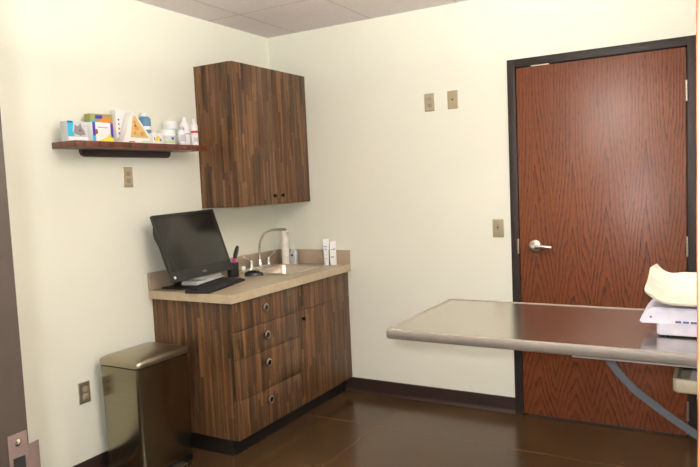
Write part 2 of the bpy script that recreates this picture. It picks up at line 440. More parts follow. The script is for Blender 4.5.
bm = BM(); box(bm, .02, .545, -1.262, -.004, 0, .098)
obj('toe_kick', bm, 'toe', bc, smooth=False)
for (a, b, kz) in ((.7055, .873, .801), (.5455, .7030, .640), (.3145, .5435, .476), (.100, .3125, .255)):
    f = pbox('drawer_front', 'walnut', bc, .581, .602, y0+.002, -.642, a, b, bev=.0012)
    knob(f, .602, -.997, kz, .0245)
pbox('false_front', 'walnut', bc, .581, .602, -.6395, -.004, .7055, .873, bev=.0012)
f = pbox('door', 'walnut', bc, .581, .602, -.6395, -.004, .100, .7030, bev=.0012); knob(f, .602, -.608, .654, .0125, False)

# worktop with sink cutout and splash
SX0, SX1, SY0, SY1 = .045, .485, -.565, -.095
wt = thing('worktop', 'beige speckled laminate worktop with upstand on the base cabinet', 'countertop', (0, 0, 0))
bm = BM()
hx0, hx1, hy0, hy1 = SX0+.02, SX1-.02, SY0+.02, SY1-.02
X = [.001, hx0, hx1, .626]; Y = [-1.303, hy0, hy1, -.001]; za, zb2 = .876, CT
vt = {}
for k, z in enumerate((za, zb2)):
    for i, x in enumerate(X):
        for j, y in enumerate(Y): vt[i, j, k] = bm.verts.new((x, y, z))
for i in range(3):
    for j in range(3):
        if (i, j) == (1, 1): continue
        bm.faces.new([vt[i, j, 1], vt[i+1, j, 1], vt[i+1, j+1, 1], vt[i, j+1, 1]])
        bm.faces.new([vt[i, j, 0], vt[i, j+1, 0], vt[i+1, j+1, 0], vt[i+1, j, 0]])
def side(a, b): bm.faces.new([vt[a+(0,)], vt[b+(0,)], vt[b+(1,)], vt[a+(1,)]])
for i in range(3): side((i, 0), (i+1, 0)); side((i+1, 3), (i, 3))
for j in range(3): side((3, j), (3, j+1)); side((0, j+1), (0, j))
side((2, 1), (1, 1)); side((1, 2), (2, 2)); side((1, 1), (1, 2)); side((2, 2), (2, 1))
bmesh.ops.recalc_face_normals(bm, faces=bm.faces)
es = [e for e in bm.edges if len(e.link_faces) == 2 and all(abs(v.co.z-CT) < 1e-5 for v in e.verts) and (all(abs(v.co.x-.626) < 1e-5 for v in e.verts) or all(abs(v.co.y+1.303) < 1e-5 for v in e.verts))]
bmesh.ops.bevel(bm, geom=es, offset=.004, segments=3, affect='EDGES')
obj('countertop', bm, 'counter', wt)
bm = BM(); box(bm, .001, .020, -1.303, -.001, CT, 1.026, bev=.002); box(bm, .0195, .626, -.020, -.001, CT, 1.026, bev=.002)
obj('backsplash', bm, 'splash', wt, label='taupe upstand along both walls')

# sink
sk = thing('sink', 'stainless steel drop-in sink set in the worktop', 'sink', ((SX0+SX1)/2, (SY0+SY1)/2, CT))
cx, cy = (SX0+SX1)/2, (SY0+SY1)/2; wx, wy = (SX1-SX0)/2, (SY1-SY0)/2
bm = BM()
def rl(dx0, dx1, dy, r, z): return [(x, y, z) for x, y in rrect(-wx+dx0, wx-dx1, -wy+dy, wy-dy, r, 6)]
loft(bm, [rl(0, 0, 0, .03, .0005), rl(.002, .002, .002, .03, .005), rl(.010, .010, .010, .03, .0065), rl(.075, .026, .026, .05, .0045),
          rl(.080, .030, .030, .05, -.003), rl(.086, .036, .036, .05, -.14), rl(.105, .055, .055, .04, -.165), rl(.18, .12, .15, .03, -.17)], cap0=False, cap1=True)
sol = obj('bowl', bm, 'steel_sink', sk, angle=60)
bm = BM(); lathe(bm, [(0, -.1665), (.03, -.1665), (.042, -.164), (.044, -.1685)], 24, Matrix.Translation((.02, 0, .001))); obj('drain', bm, 'chrome', sk)

# faucet
fx, fy = .070, -.325
fa = thing('faucet', 'chrome gooseneck faucet with two lever handles at the sink', 'faucet', (fx, fy, CT+.0062))
bm = BM(); P = rrect(-.026, .026, -.135, .135, .024, 6); Q = rrect(-.022, .022, -.130, .130, .021, 6)
loft(bm, [[(x, y, 0) for x, y in P], [(x, y, .008) for x, y in P], [(x, y, .015) for x, y in Q]]); obj('deck_plate', bm, 'chrome', fa)
bm = BM(); lathe(bm, [(.020, .014), (.019, .03), (.014, .04), (.012, .055), (.010, .06)], 24); 
pts = [(0, 0, .05), (0, 0, .13)] + [(.12-.12*math.cos(R(a)), 0, .13+.137*math.sin(R(a))) for a in range(15, 91, 15)] + [(.16, 0, .269), (.21, 0, .270), (.238, 0, .269), (.247, 0, .264), (.249, 0, .252)]
tube(bm, pts, .0085, 16); lathe(bm, [(0, 0), (.011, 0), (.011, .016), (.0085, .018)], 18, Matrix.Translation((.249, 0, .238)))
obj('spout', bm, 'chrome', fa)
for s in (-1, 1):
    yy = s*.10
    bm = BM(); lathe(bm, [(.019, .014), (.018, .025), (.013, .038), (.015, .052), (.013, .062), (0, .066)], 22, Matrix.Translation((0, yy, 0)))
    h = obj('handle', bm, 'chrome', fa)
    bm = BM(); tube(bm, [(0, yy, .052), (.0, yy+s*.02, .062), (-.002, yy+s*.045, .078), (-.004, yy+s*.068, .090)], [.006, .0055, .006, .0085], 14)
    lathe(bm, [(0, -.010), (.008, -.007), (.011, 0), (.008, .007), (0, .010)], 16, Matrix.Translation((-.004, yy+s*.070, .091)))
    obj('lever', bm, 'chrome', h)

# ------------------------------------------------------------------ wall cabinet
wc = thing('wall_cabinet', 'tall walnut laminate cabinet hung on the wall above the sink', 'cabinet', (0, -.404, 1.379))
bm = BM()
box(bm, .002, .291, -.404, -.386, 0, .9); box(bm, .002, .291, .384, .402, 0, .9)
box(bm, .002, .291, -.386, .384, .882, .9); box(bm, .002, .291, -.386, .384, .004, .022); box(bm, .002, .010, -.386, .384, .022, .882)
obj('body', bm, 'walnut', wc, smooth=False)
for a, b, ky in ((-.403, -.0015, -.046), (.0015, .401, .047)):
    d = pbox('door', 'walnut', wc, .292, .312, a, b, .001, .899, bev=.0012); knob(d, .312, ky, .058, .0125, False)

# ------------------------------------------------------------------ shelf
ZS = 1.766
sh = thing('wall_shelf', 'long red-brown wooden shelf on the left wall holding boxes and bottles', 'shelf', (0, -1.36, ZS-.031))
bm = BM(); box(bm, .001, .188, -.500, .425, 0, .031, bev=.0012); obj('board', bm, 'shelfwood', sh)
bm = BM(); P = [(-.345, 0), (.285, 0), (.285, -.012), (.278, -.028), (.262, -.037), (-.318, -.037), (-.335, -.030), (-.343, -.015)]
prism(bm, P, 'x', .001, .024); obj('cleat', bm, 'rubber', sh, smooth=False, label='dark brown mounting cleat under the board')

# things on the shelf: local x runs along the wall (world y), front faces -y_local -> world +x
def on_shelf(name, label, cat, y, x=.10, rz=0, group=None):
    return thing(name, label, cat, (x, y, ZS), R(90)+rz, group)
def fbox(t, name, m, w, h, d, **k):      # carton centred on t
    bm = BM(); box(bm, -w/2, w/2, -d/2, d/2, 0, h, bev=.0008); return obj(name, bm, m, t, **k)
def face(t, name, m, poly, y):           # printed patch standing proud by .0005
    bm = BM(); prism(bm, poly, 'y', y-.0005, y+.0003); return obj(name, bm, m, t, smooth=False)
def rect(x0, x1, z0, z1): return [(x0, z0), (x1, z0), (x1, z1), (x0, z1)]

t = on_shelf('carton', 'pale carton with cyan ends and a grey cat picture, leftmost on the shelf', 'box', -1.772)
fbox(t, 'box', 'paleg', .170, .099, .05)
face(t, 'side_band', 'cyan', [(-.083, .025), (-.045, .025), (-.055, .055), (-.047, .098), (-.083, .098)], -.0252)
face(t, 'side_band', 'cyan', [(.072, .02), (.084, .02), (.084, .099), (.079, .099)], -.0252)
face(t, 'title_band', 'blue', rect(-.083, -.055, .090, .0995), -.0256)
p = face(t, 'cat_picture', 'catgrey', [(-.048, .04), (-.040, .085), (-.030, .075), (-.018, .078), (-.008, .092), (0, .07), (.012, .055), (.02, .035), (-.01, .028)], -.0252)
face(p, 'muzzle', 'brown', ellipse(-.012, .055, .008, .006), -.0260)
face(t, 'text_lines', 'grey', rect(.012, .065, .075, .080), -.0252); face(t, 'lower_band', 'white', rect(-.08, .07, .004, .022), -.0252)

t = on_shelf('carton', 'green and orange carton with an animal face, standing behind the purple-banded box', 'box', -1.600, .050)
fbox(t, 'box', 'green', .150, .153, .045)
p = face(t, 'animal_picture', 'orange', ellipse(.025, .10, .045, .042, 20), -.0227)
face(p, 'muzzle', 'white', ellipse(.025, .088, .014, .011), -.0235)
for dx in (-.012, .020): face(p, 'eye', 'dark', ellipse(.022+dx, .108, .004, .005, 10), -.0237)
face(t, 'title', 'purple', rect(-.045, .0, .128, .146), -.0227); face(t, 'side_panel', 'cyan', rect(-.074, -.050, .0, .12), -.0227)
face(t, 'corner_panel', 'brown', rect(.055, .074, .02, .085), -.0232)

t = on_shelf('carton', 'white carton with purple bands and yellow foot in front of the green one', 'box', -1.672, .135)
fbox(t, 'box', 'white', .132, .098, .05)
face(t, 'side_band', 'purple', rect(-.064, -.047, .028, .0975), -.0252); face(t, 'side_band', 'purple', rect(.047, .064, .022, .0975), -.0252)
face(t, 'seal', 'brown', ellipse(-.042, .05, .009, .013), -.0257)
face(t, 'yellow_band', 'yellow', [(-.035, .001), (.064, .001), (.064, .024), (.042, .042), (.02, .024), (-.01, .012)], -.0252)
face(t, 'text_line', 'lav', rect(-.03, .03, .070, .075), -.0252); face(t, 'edge_band', 'cyan', rect(-.0655, -.047, .001, .027), -.0252)

t = on_shelf('carton', 'tall white carton with a column of coloured dots behind the tent display', 'box', -1.480, .075)
fbox(t, 'box', 'white', .105, .182, .045)
for k, (m_, z) in enumerate((('blue', .128), ('brown', .104), ('red', .080), ('brown', .056))): face(t, 'dot', m_, ellipse(-.035, z, .005, .006, 12), -.0227)
face(t, 'lower_panel', 'paleg', rect(-.052, .05, .001, .03), -.0227)

t = on_shelf('tent_display', 'triangular white display stand with orange animal pictures', 'display stand', -1.430, .13)
bm = BM(); prism(bm, [(-.118, 0), (.122, 0), (.096, .020), (-.020, .166), (-.040, .168), (-.104, .015)], 'y', -.022, .022); obj('stand', bm, 'white', t, smooth=False)
pn = face(t, 'picture_panel', 'tan', [(-.058, .03), (.072, .03), (-.018, .148), (-.034, .148)], -.0224)
for q in ((-.024, .112, .010, .011), (-.012, .080, .014, .012), (.022, .052, .012, .012), (-.026, .055, .009, .012)): face(pn, 'animal', 'orange', ellipse(*q, 14), -.0232)
face(pn, 'animal', 'brown', ellipse(-.022, .094, .009, .007, 12), -.0236)
face(t, 'foot_line', 'brown', rect(-.07, -.03, .005, .010), -.0224)
face(t, 'foot_line', 'lime', rect(.02, .08, .008, .013), -.0224)

def bottle(t, prof, mat, seg=28, name='bottle'):
    bm = BM(); lathe(bm, prof, seg); return obj(name, bm, mat, t)
def band(t, r, z0, z1, m, a0=0, a1=360, name='label_band'):
    bm = BM(); n = 28; vs = []
    full = a1-a0 >= 360
    for k in range(n+1 if not full else n):
        a = R(a0+(a1-a0)*k/n-90)
        vs.append([bm.verts.new((rr*math.cos(a), rr*math.sin(a), z)) for rr, z in ((r, z0), (r, z1), (r-.0006, z1), (r-.0006, z0))])
    rng = range(n) if full else range(n)
    for k in rng:
        A, B = vs[k], vs[(k+1) % len(vs)]
        for i in range(4): bm.faces.new((A[i], B[i], B[(i+1) % 4], A[(i+1) % 4]))
    if not full: bm.faces.new(vs[0]); bm.faces.new(vs[-1][::-1])
    bmesh.ops.recalc_face_normals(bm, faces=bm.faces); return obj(name, bm, m, t)

t = on_shelf('bottle', 'steel blue bottle with white cap behind the small yellow-marked carton', 'bottle', -1.300, .060)
bottle(t, [(0, 0), (.034, 0), (.036, .004), (.036, .145), (.030, .156), (.022, .160), (.022, .162)], 'steelblue')
bottle(t, [(.024, .160), (.024, .180), (.021, .183), (0, .183)], 'white', name='cap'); band(t, .0368, .028, .055, 'blue'); band(t, .0368, .085, .105, 'white', -50, 30)
t = on_shelf('carton', 'small white carton with yellow and black print before the blue bottle', 'box', -1.318, .155)
fbox(t, 'box', 'white', .070, .060, .04)
face(t, 'print_mark', 'yellow', [(-.02, .01), (.03, .02), (.01, .045), (-.01, .035)], -.0203); face(t, 'print_mark', 'ink', [(.012, .018), (.030, .012), (.022, .030)], -.0209); face(t, 'print_mark', 'ink', [(-.026, .02), (-.018, .02), (-.024, .04)], -.0203)
t = on_shelf('jar', 'wide white jar with lid and a green label, front of the shelf', 'jar', -1.198, .122)
bottle(t, [(0, 0), (.050, 0), (.054, .005), (.054, .055), (.048, .062), (.047, .064)], 'white', 36, 'body')
bottle(t, [(.051, .060), (.051, .080), (.047, .085), (0, .086)], 'white', 36, 'lid')
band(t, .0546, .006, .018, 'lime', -60, 60); band(t, .0548, .018, .050, 'paleg', -60, 60); band(t, .0552, .026, .040, 'ink', -14, 4, 'print_mark')
t = on_shelf('bottle', 'large white tub with pale teal label behind the jar', 'bottle', -1.098, .060)
bottle(t, [(0, 0), (.041, 0), (.044, .004), (.044, .115), (.041, .12)], 'white'); bottle(t, [(.043, .119), (.043, .140), (.039, .146), (0, .147)], 'white', name='lid'); band(t, .0446, .060, .100, 'teal', -80, 10)
t = on_shelf('bottle', 'short slim white bottle between the jar and the spray bottle', 'bottle', -1.108, .155)
bottle(t, [(0, 0), (.020, 0), (.022, .003), (.022, .075), (.012, .088)], 'white'); bottle(t, [(.0125, .086), (.0125, .104), (.0105, .107), (0, .107)], 'paleg', name='cap'); band(t, .0225, .02, .06, 'paleg', -70, 70)
t = on_shelf('bottle', 'tall white bottle with lavender lettering, second from the shelf right end', 'bottle', -1.006, .085)
bottle(t, [(0, 0), (.028, 0), (.030, .004), (.030, .13), (.024, .142), (.013, .150)], 'white'); bottle(t, [(.0135, .148), (.0135, .170), (.011, .177), (0, .178)], 'white', name='cap')
band(t, .0306, .07, .076, 'lav', -50, 40); band(t, .0306, .02, .11, 'lav', -62, -52)
t = on_shelf('bottle', 'white bottle with a red band at the right end of shelf', 'bottle', -.966, .125)
bottle(t, [(0, 0), (.019, 0), (.021, .003), (.021, .125), (.010, .138)], 'white'); bottle(t, [(.0105, .136), (.0105, .162), (.009, .165), (0, .165)], 'white', name='cap')
band(t, .0216, .078, .092, 'red'); band(t, .0216, .025, .05, 'paleg', -60, 60)
t = on_shelf('bottle', 'narrow white bottle standing behind the lavender lettered one', 'bottle', -1.030, .030)
bottle(t, [(0, 0), (.020, 0), (.022, .003), (.022, .11), (.012, .125)], 'white'); bottle(t, [(.0125, .123), (.0125, .14), (0, .142)], 'white', name='cap')

# ------------------------------------------------------------------ computer
tl, yw = .335, 0.0
mc = thing('computer_monitor', 'black all-in-one monitor tilted back on the worktop', 'monitor', (.247, -1.083, CT))
tiltM = Matrix.Translation((0, 0, .066)) @ Matrix.Rotation(-tl, 4, 'Y') @ Matrix.Rotation(R(1.2), 4, 'X')
W2, HH = .2595, .402
# local monitor frame: x out of screen, y along, z up
bm = BM()
F = rrect(-W2, W2, 0, HH, .006, 3); B1 = rrect(-W2, W2, 0, HH, .006, 3); B2 = rrect(-W2+.03, W2-.03, .03, HH-.03, .02, 3); B3 = rrect(-W2+.1, W2-.1, .07, HH-.09, .03, 3)
loft(bm, [[(0, y, z) for y, z in F], [(-.014, y, z) for y, z in B1], [(-.030, y, z) for y, z in B2], [(-.060, y, z) for y, z in B3]], mat=tiltM)
mh = obj('housing', bm, 'bezel', mc, angle=30)
# wavy left flank of the chassis
bm = BM(); prof = [(-.004, HH-.002), (-.012, HH-.01), (-.016, HH-.06), (-.034, HH-.10), (-.036, HH-.13), (-.024, HH-.18), (-.022, .10), (-.016, .03), (-.004, .0)]
prism(bm, [(a, z) for a, z in prof], 'y', -W2+.002, -W2+.03, mat=tiltM); obj('side_cover', bm, 'black', mc)
bm = BM(); box(bm, 0, .0012, -W2+.022, W2-.022, .062, HH-.020, bev=.0005, mat=tiltM); obj('screen', bm, 'blackg', mc, label='dark glossy switched-off screen')
bm = BM(); prism(bm, ellipse(-W2+.024, .026, .0085, .0085, 20), 'x', .0, .0012, mat=tiltM); obj('sticker', bm, 'white', mc, label='small round white sticker')
cu = bpy.data.curves.new('logo', 'FONT'); cu.body = 'DELL'; cu.size = .017; cu.align_x = 'CENTER'; cu.extrude = .0003
tmp = bpy.data.objects.new('tmp', cu); COL.objects.link(tmp); bpy.context.view_layer.update()
me = bpy.data.meshes.new_from_object(tmp.evaluated_get(bpy.context.evaluated_depsgraph_get())); bpy.data.objects.remove(tmp)
me.transform(tiltM @ Matrix.Translation((.0006, 0.01, .022)) @ Matrix(((0, 0, 1, 0), (1, 0, 0, 0), (0, 1, 0, 0), (0, 0, 0, 1))))
me.materials.clear(); me.materials.append(M['nickel']); lg = bpy.data.objects.new('logo', me); COL.objects.link(lg); lg.parent = mc
lg['label'] = 'pale maker lettering on the lower bezel'
bm = BM()
box(bm, -.208, -.038, -.15, .205, 0, .010, bev=.003)
box(bm, -.212, -.168, -.05, .05, .006, .24, bev=.006, mat=Matrix.Translation((-.0, 0, 0)) @ Matrix.Rotation(R(-4), 4, 'Y'))
obj('stand', bm, 'black', mc)

kb = thing('keyboard', 'black keyboard on the worktop before the monitor', 'keyboard', (.330, -1.080, CT), R(15))
bm = BM(); prism(bm, [(-.075, 0), (.075, 0), (.077, .008), (.072, .012), (-.068, .022), (-.077, .018)], 'y', -.235, .235); obj('body', bm, 'blackm', kb)
for r_ in range(6):
    xk = -.060+r_*.0225+(0 if r_ else -.002); zk = .0215-(xk+.068)*.0714
    n = 21; bm = BM()
    for k in range(n):
        yk = -.222+k*.0212
        if r_ == 5 and 5 <= k <= 10: continue
        box(bm, xk-.008, xk+.008, yk, yk+.0180, zk-.001, zk+.006, bev=.0015, seg=1)
    if r_ == 5: box(bm, xk-.008, xk+.008, -.222+5*.0212, -.222+10*.0212+.018, zk-.001, zk+.006, bev=.0015, seg=1)
    obj('key_row', bm, 'key', kb)

ms = thing('computer_mouse', 'black computer mouse on the worktop beside the sink', 'mouse', (.262, -.640, CT), R(-52))
bm = BM(); L = []
for k in range(9):
    u = k/8; w = .031*math.sin(math.pi*(.12+.80*u))**.5; h = .036*math.sin(math.pi*(.10+.72*(1-u)))**.8
    yy = -.060+.120*u
    L.append([(w*math.cos(math.pi*j/8), yy, max(.001, h*math.sin(math.pi*j/8))) for j in range(9)] + [(-w*.9, yy, .0), (w*.9, yy, 0)])
loft(bm, L); obj('shell', bm, 'black', ms, angle=60)
bm = BM(); lathe(bm, [(0, -.003), (.008, -.003), (.008, .003), (0, .003)], 16, Matrix.Translation((0, .030, .023)) @ Matrix.Rotation(R(90), 4, 'Y')); obj('scroll_wheel', bm, 'dark', ms)

t = thing('paper_stack', 'grey-white paper pile lying between monitor and keyboard', 'papers', (.150, -1.000, CT), R(6))
bm = BM(); random.seed(3)
for k in range(9): box(bm, -.058, .058, -.13, .13, .0102+k*.0024, .0102+(k+1)*.0024-.0004, mat=Matrix.Translation((random.uniform(-.004, .004), random.uniform(-.006, .006), 0)))
obj('sheets', bm, 'paper', t, smooth=False)
tag(t, 'grey-white paper pile lying between monitor and keyboard', 'papers')
bm = BM(); L = []
P = [(-.048, 0), (.044, 0), (.048, .004), (.046, .014), (.036, .019), (-.044, .021), (-.050, .012)]
prism(bm, P, 'y', -.085, .085)
fb = obj('folded_booklet', bm, 'white', None, loc=(.150, -.955, CT+.0320), rotz=R(12)); tag(fb, 'thick white folded booklet on top of the paper pile', 'booklet')

t = thing('pen_cup', 'black pen cup behind the right edge of the monitor', 'cup', (.150, -.715, CT))
bm = BM(); lathe(bm, [(0, 0), (.034, 0), (.036, .003), (.038, .088), (.0375, .090), (.036, .088), (.033, .006), (0, .005)], 28); obj('cup', bm, 'blackm', t)
t2 = thing('hair_brush', 'black-handled brush with a magenta collar standing in the pen cup', 'brush', (.150, -.715, CT+.006))
bm = BM(); tube(bm, [(.0, -.006, 0), (.002, .004, .06), (.004, .012, .09)], .005, 12); obj('shaft', bm, 'black', t2)
bm = BM(); tube(bm, [(.004, .0115, .085), (.006, .017, .112)], [.013, .014], 14); obj('collar', bm, 'pink', t2)
bm = BM(); tube(bm, [(.006, .017, .110), (.008, .024, .135), (.011, .034, .165), (.013, .042, .185), (.014, .046, .192)], [.012, .017, .016, .011, .003], 14, flat=.011); obj('head', bm, 'black', t2)

bm = BM(); lathe(bm, [(0, 0), (.015, 0), (.017, .002), (.017, .020), (.014, .026), (0, .028)], 20)
t = obj('sink_stopper', bm, 'white', loc=(.040, -.475, CT+.006)); tag(t, 'small round white stopper at the near corner of the sink', 'stopper')

# behind the sink
t = thing('paper_towel_roll', 'slim tall white paper roll standing in the corner behind the faucet', 'paper roll', (.120, -.078, CT))
bm = BM(); lathe(bm, [(.012, .001), (.029, 0), (.029, .245), (.012, .2455), (.012, .001)], 30); obj('paper', bm, 'roll', t)
t = thing('soap_bottle', 'clear pump soap bottle with a blue mark beside the white paper roll', 'bottle', (.178, -.060, CT))
bm = BM(); loft(bm, [[(x, y, z) for x, y in rrect(-w, w, -d, d, .010, 4)] for w, d, z in ((.026, .018, 0), (.029, .020, .004), (.029, .020, .085), (.022, .016, .100), (.012, .0115, .106))]); obj('bottle', bm, 'clear', t)
bm = BM(); lathe(bm, [(.012, .104), (.012, .116), (.004, .118), (.004, .135), (0, .135)], 16); tube(bm, [(0, 0, .133), (.012, -.012, .134), (.022, -.022, .128)], .004, 10); obj('pump', bm, 'white', t)
bm = BM(); box(bm, -.020, .020, -.0212, -.0200, .020, .085); lb = obj('label', bm, 'paleg', t)
bm = BM(); prism(bm, ellipse(0, .066, .013, .009), 'y', -.0217, -.0211); obj('print_mark', bm, 'blue', lb)
t = thing('tube', 'white tube with blue-grey print on the worktop end, left of the pair', 'tube', (.470, -.072, CT), R(38))
bm = BM(); lathe(bm, [(0, 0), (.0165, 0), (.0165, .018), (.0155, .02), (0, .02)], 20); obj('cap', bm, 'white', t)
bm = BM(); L = []
for k in range(7):
    u = k/6; rx = .018+.004*u; ry = .018*(1-u)+.0018*u
    L.append([(rx*math.cos(2*math.pi*j/20), ry*math.sin(2*math.pi*j/20), 0.02+.170*u) for j in range(20)])
loft(bm, L); obj('body', bm, 'white', t)
for z0, z1, a, m_ in ((.13, .137, .014, 'lav'), (.108, .116, .010, 'lav'), (.07, .078, .008, 'teal'), (.045, .050, .010, 'lav')):
    bm = BM(); y_ = -(.018*(1-(z0-.02)/.145)+.0018)-.0002; box(bm, -a, a*.4, y_-.0012, y_+.004, z0, z1); obj('print_mark', bm, m_, t)
bm = BM(); lathe(bm, [(0, 0), (.003, 0), (.003, .002), (0, .002)], 10, Matrix.Translation((0, 0, .190))); obj('hang_hole', bm, 'dark', t)
t = thing('carton', 'slim white carton with grey print on the worktop end, right of the tube', 'box', (.513, -.050, CT), R(38))
bm = BM(); box(bm, -.022, .022, -.015, .015, 0, .168, bev=.0008); obj('box', bm, 'white', t)
for z0, z1, x0_, x1_, m_ in ((.108, .112, -.018, .016, 'ink'), (.115, .119, .0, .018, 'lav'), (.055, .061, -.018, .004, 'ink')):
    bm = BM(); box(bm, x0_, x1_, -.0156, -.0148, z0, z1); obj('print_mark', bm, m_, t)

# ------------------------------------------------------------------ trash can
bn = thing('trash_can', 'brushed stainless steel step trash can between the left wall and base cabinet', 'trash can', (.198, -1.537, 0), 0)
def dshape(w, dn, z, bulge=.0, r=.022):
    w -= .022; dn += .022; z *= 1.018
    # rounded rectangle x in +-w, y in +-dn with the wall-side bulged
    P = rrect(-w, w, -dn, dn, r, 7); out = []
    for x, y in P:
        out.append((x + (bulge*(1-(y/dn)**2) if x > 0 else -bulge*.3*(1-(y/dn)**2)), y-(bulge*.9*(1-(x/w)**2) if y < 0 else 0), z))
    return out
bm = BM(); loft(bm, [dshape(.163, .155, .03, .010), dshape(.166, .157, .32, .011), dshape(.169, .160, .585, .012)])
obj('body', bm, 'steel_bin', bn, angle=50)
bm = BM(); loft(bm, [dshape(.165, .156, .585, .012), dshape(.165, .156, .592, .012)]); obj('seam', bm, 'dark', bn)
bm = BM(); loft(bm, [dshape(.171, .162, .592, .012), dshape(.172, .163, .612, .012), dshape(.168, .159, .621, .012), dshape(.150, .141, .632, .010, .03), dshape(.10, .09, .640, .004, .03), dshape(.04, .035, .643, .0, .02)]); obj('lid', bm, 'steel_lid', bn, angle=50)
bm = BM(); loft(bm, [dshape(.164, .156, 0, .010), dshape(.164, .156, .030, .010)]); obj('base_ring', bm, 'black', bn)
bm = BM(); box(bm, .130, .184, -.085, .085, .004, .014, bev=.003)
pd = obj('foot_pedal', bm, 'nickel', bn)
bm = BM(); box(bm, -.004, .004, -.15, .15, 0, 0.002); bm.free()
bm = BM(); box(bm, -.160, -.141, -.06, .06, .50, .60, bev=.004); obj('hinge_housing', bm, 'black', bn)

# ------------------------------------------------------------------ exam table
TX0, TX1, TY0, TY1, TZ = 1.832, XR-.001, -1.862, -1.200, .952
et = thing('exam_table', 'wall-mounted folding exam table with stainless top before the oak door', 'table', (2.45, -1.54, 0))
o_ = Vector((2.45, -1.54, 0)); T0 = Matrix.Translation(-o_)
bm = BM()
def tl_(d, r, z, sx=1): return [(x, y, z) for x, y in rrect(TX0+d, TX1, TY0+d, TY1-d, r, 5)]
# frame edge: rounded profile ring
t_ = BM(); prof = [(.020, .004, -.034), (.004, .018, -.034), (0, .020, -.030), (0, .020, -.006), (.003, .018, -.001), (.010, .020, 0), (.018, .014, 0), (.021, .012, -.003)]
loops = []
for d, r, dz in prof:
    P = rrect(TX0+d, TX1-(.0 if False else d*.0), TY0+d, TY1-d, max(.012, r), 5)
    loops.append([(x, y, TZ+dz) for x, y in P])
loft(bm, loops, cap0=True, cap1=False, mat=T0); obj('edge_band', bm, 'edge', et, angle=50)
bm = BM(); P = rrect(TX0+.0205, TX1, TY0+.0205, TY1-.0205, .012, 4); prism(bm, P, 'z', TZ-.012, TZ-.0025, mat=T0); obj('steel_top', bm, 'steel_table', et, angle=50)
bm = BM()
box(bm, 2.486, TX1, -1.80, -1.76, TZ-.056, TZ-.034, bev=.002, mat=T0); box(bm, 2.486, TX1, -1.32, -1.28, TZ-.056, TZ-.034, bev=.002, mat=T0)
box(bm, 2.486, 2.526, -1.76, -1.32, TZ-.056, TZ-.034, bev=.002, mat=T0)
obj('support_rail', bm, 'bracket', et)
bm = BM()
def strut(pts, y, w=.017, th=.005):
    pts = [Vector((a, 0, b)) for a, b in pts]; A = []; B = []
    for i, p in enumerate(pts):
        d = (pts[min(i+1, len(pts)-1)]-pts[max(i-1, 0)]).normalized(); n = Vector((-d.z, 0, d.x))
        A.append(p+n*w); B.append(p-n*w)
    loft(bm, [[(q.x, y-th, q.z), (q.x, y+th, q.z), (r.x, y+th, r.z), (r.x, y-th, r.z)] for q, r in zip(A, B)], mat=T0)
SP = [(2.515, .895), (2.553, .839), (2.592, .785), (2.648, .726), (2.733, .662), (2.825, .602), (2.93, .540), (3.045, .470)]
strut(SP, -1.54, .0125)
obj('strut', bm, 'strut', et, smooth=False)
bm = BM(); box(bm, 2.495, 2.535, -1.57, -1.51, TZ-.058, TZ-.034, bev=.002, mat=T0); obj('strut_pivot', bm, 'strut', et)
bm = BM(); box(bm, 3.03, TX1, -1.62, -1.46, .36, TZ-.034, bev=.003, mat=T0); obj('wall_bracket', bm, 'strut', et)

# tray on the table wall
tx0, ty0, ty1, tz = 2.778, -1.745, -1.42, .796
t = thing('wall_tray', 'beige open tray fixed to the wall under the exam table', 'tray', (2.93, -1.52, tz))
bm = BM(); a0, a1, b0, b1 = tx0-2.93, XR-.001-2.93, ty0+1.52, ty1+1.52
loft(bm, [[(x, y, z) for x, y in rrect(a0+d, a1-d, b0+d, b1-d, r, 4)] for d, r, z in ((.006, .012, 0), (0, .014, .006), (0, .014, .042), (.003, .012, .045), (.012, .008, .045), (.014, .008, .042), (.016, .008, .010), (.03, .004, .008))])
obj('pan', bm, 'beige', t, angle=50)
bm = BM(); prism(bm, [(a0+.04, b0+.03), (a0+.20, b0+.025), (a0+.21, b1-.03), (a0+.05, b1-.025)], 'z', .0082, .012)
tw = obj('paper_sheet', bm, 'paper', loc=(2.93, -1.52, tz)); tag(tw, 'pale folded sheet lying in the tray under the table', 'paper')

# ------------------------------------------------------------------ infant / pet scale
sc = thing('pet_scale', 'white and lilac tray scale with raised cream cradle on the exam table', 'scale', (2.86, -1.55, TZ-.0025))
o2 = Vector((2.86, -1.55, 0)); zb0 = 0
bm = BM()
for k, (z, dx) in enumerate(((.012, 0),)): pass
def lp(x0, x1, y0, y1, r, z): return [(x, y, z) for x, y in rrect(x0, x1, y0, y1, r, 4)]
loft(bm, [lp(-.131, .18, -.095, .10, .012, .006), lp(-.134, .183, -.098, .102, .012, .010), lp(-.134, .183, -.098, .102, .012, .046)])
obj('lower_housing', bm, 'lilac', sc)
bm = BM(); prof = [(-.186, .044), (.190, .044), (.190, .096), (-.138, .098), (-.155, .092), (-.170, .078), (-.182, .058)]
prism(bm, prof, 'y', -.106, .106); e = [e for e in bm.edges]; bmesh.ops.bevel(bm, geom=e, offset=.005, segments=2, affect='EDGES')
uh = obj('upper_housing', bm, 'lilac', sc, angle=40)
bm = BM(); prism(bm, ellipse(-.150, .066, .0035, .0035, 12), 'y', -.1072, -.1055); obj('emblem_dot', bm, 'ink', sc)
for k in range(4):
    bm = BM(); box(bm, -.078+k*.022, -.061+k*.022, -.1075, -.1045, .050, .0565, bev=.001); obj('button', bm, 'blue' if k % 2 else 'ink', sc)
for x in (-.11, .15):
    for y in (-.08, .08):
        bm = BM(); lathe(bm, [(0, 0), (.012, 0), (.012, .007), (0, .007)], 16, Matrix.Translation((x, y, 0))); obj('foot', bm, 'dark', sc)
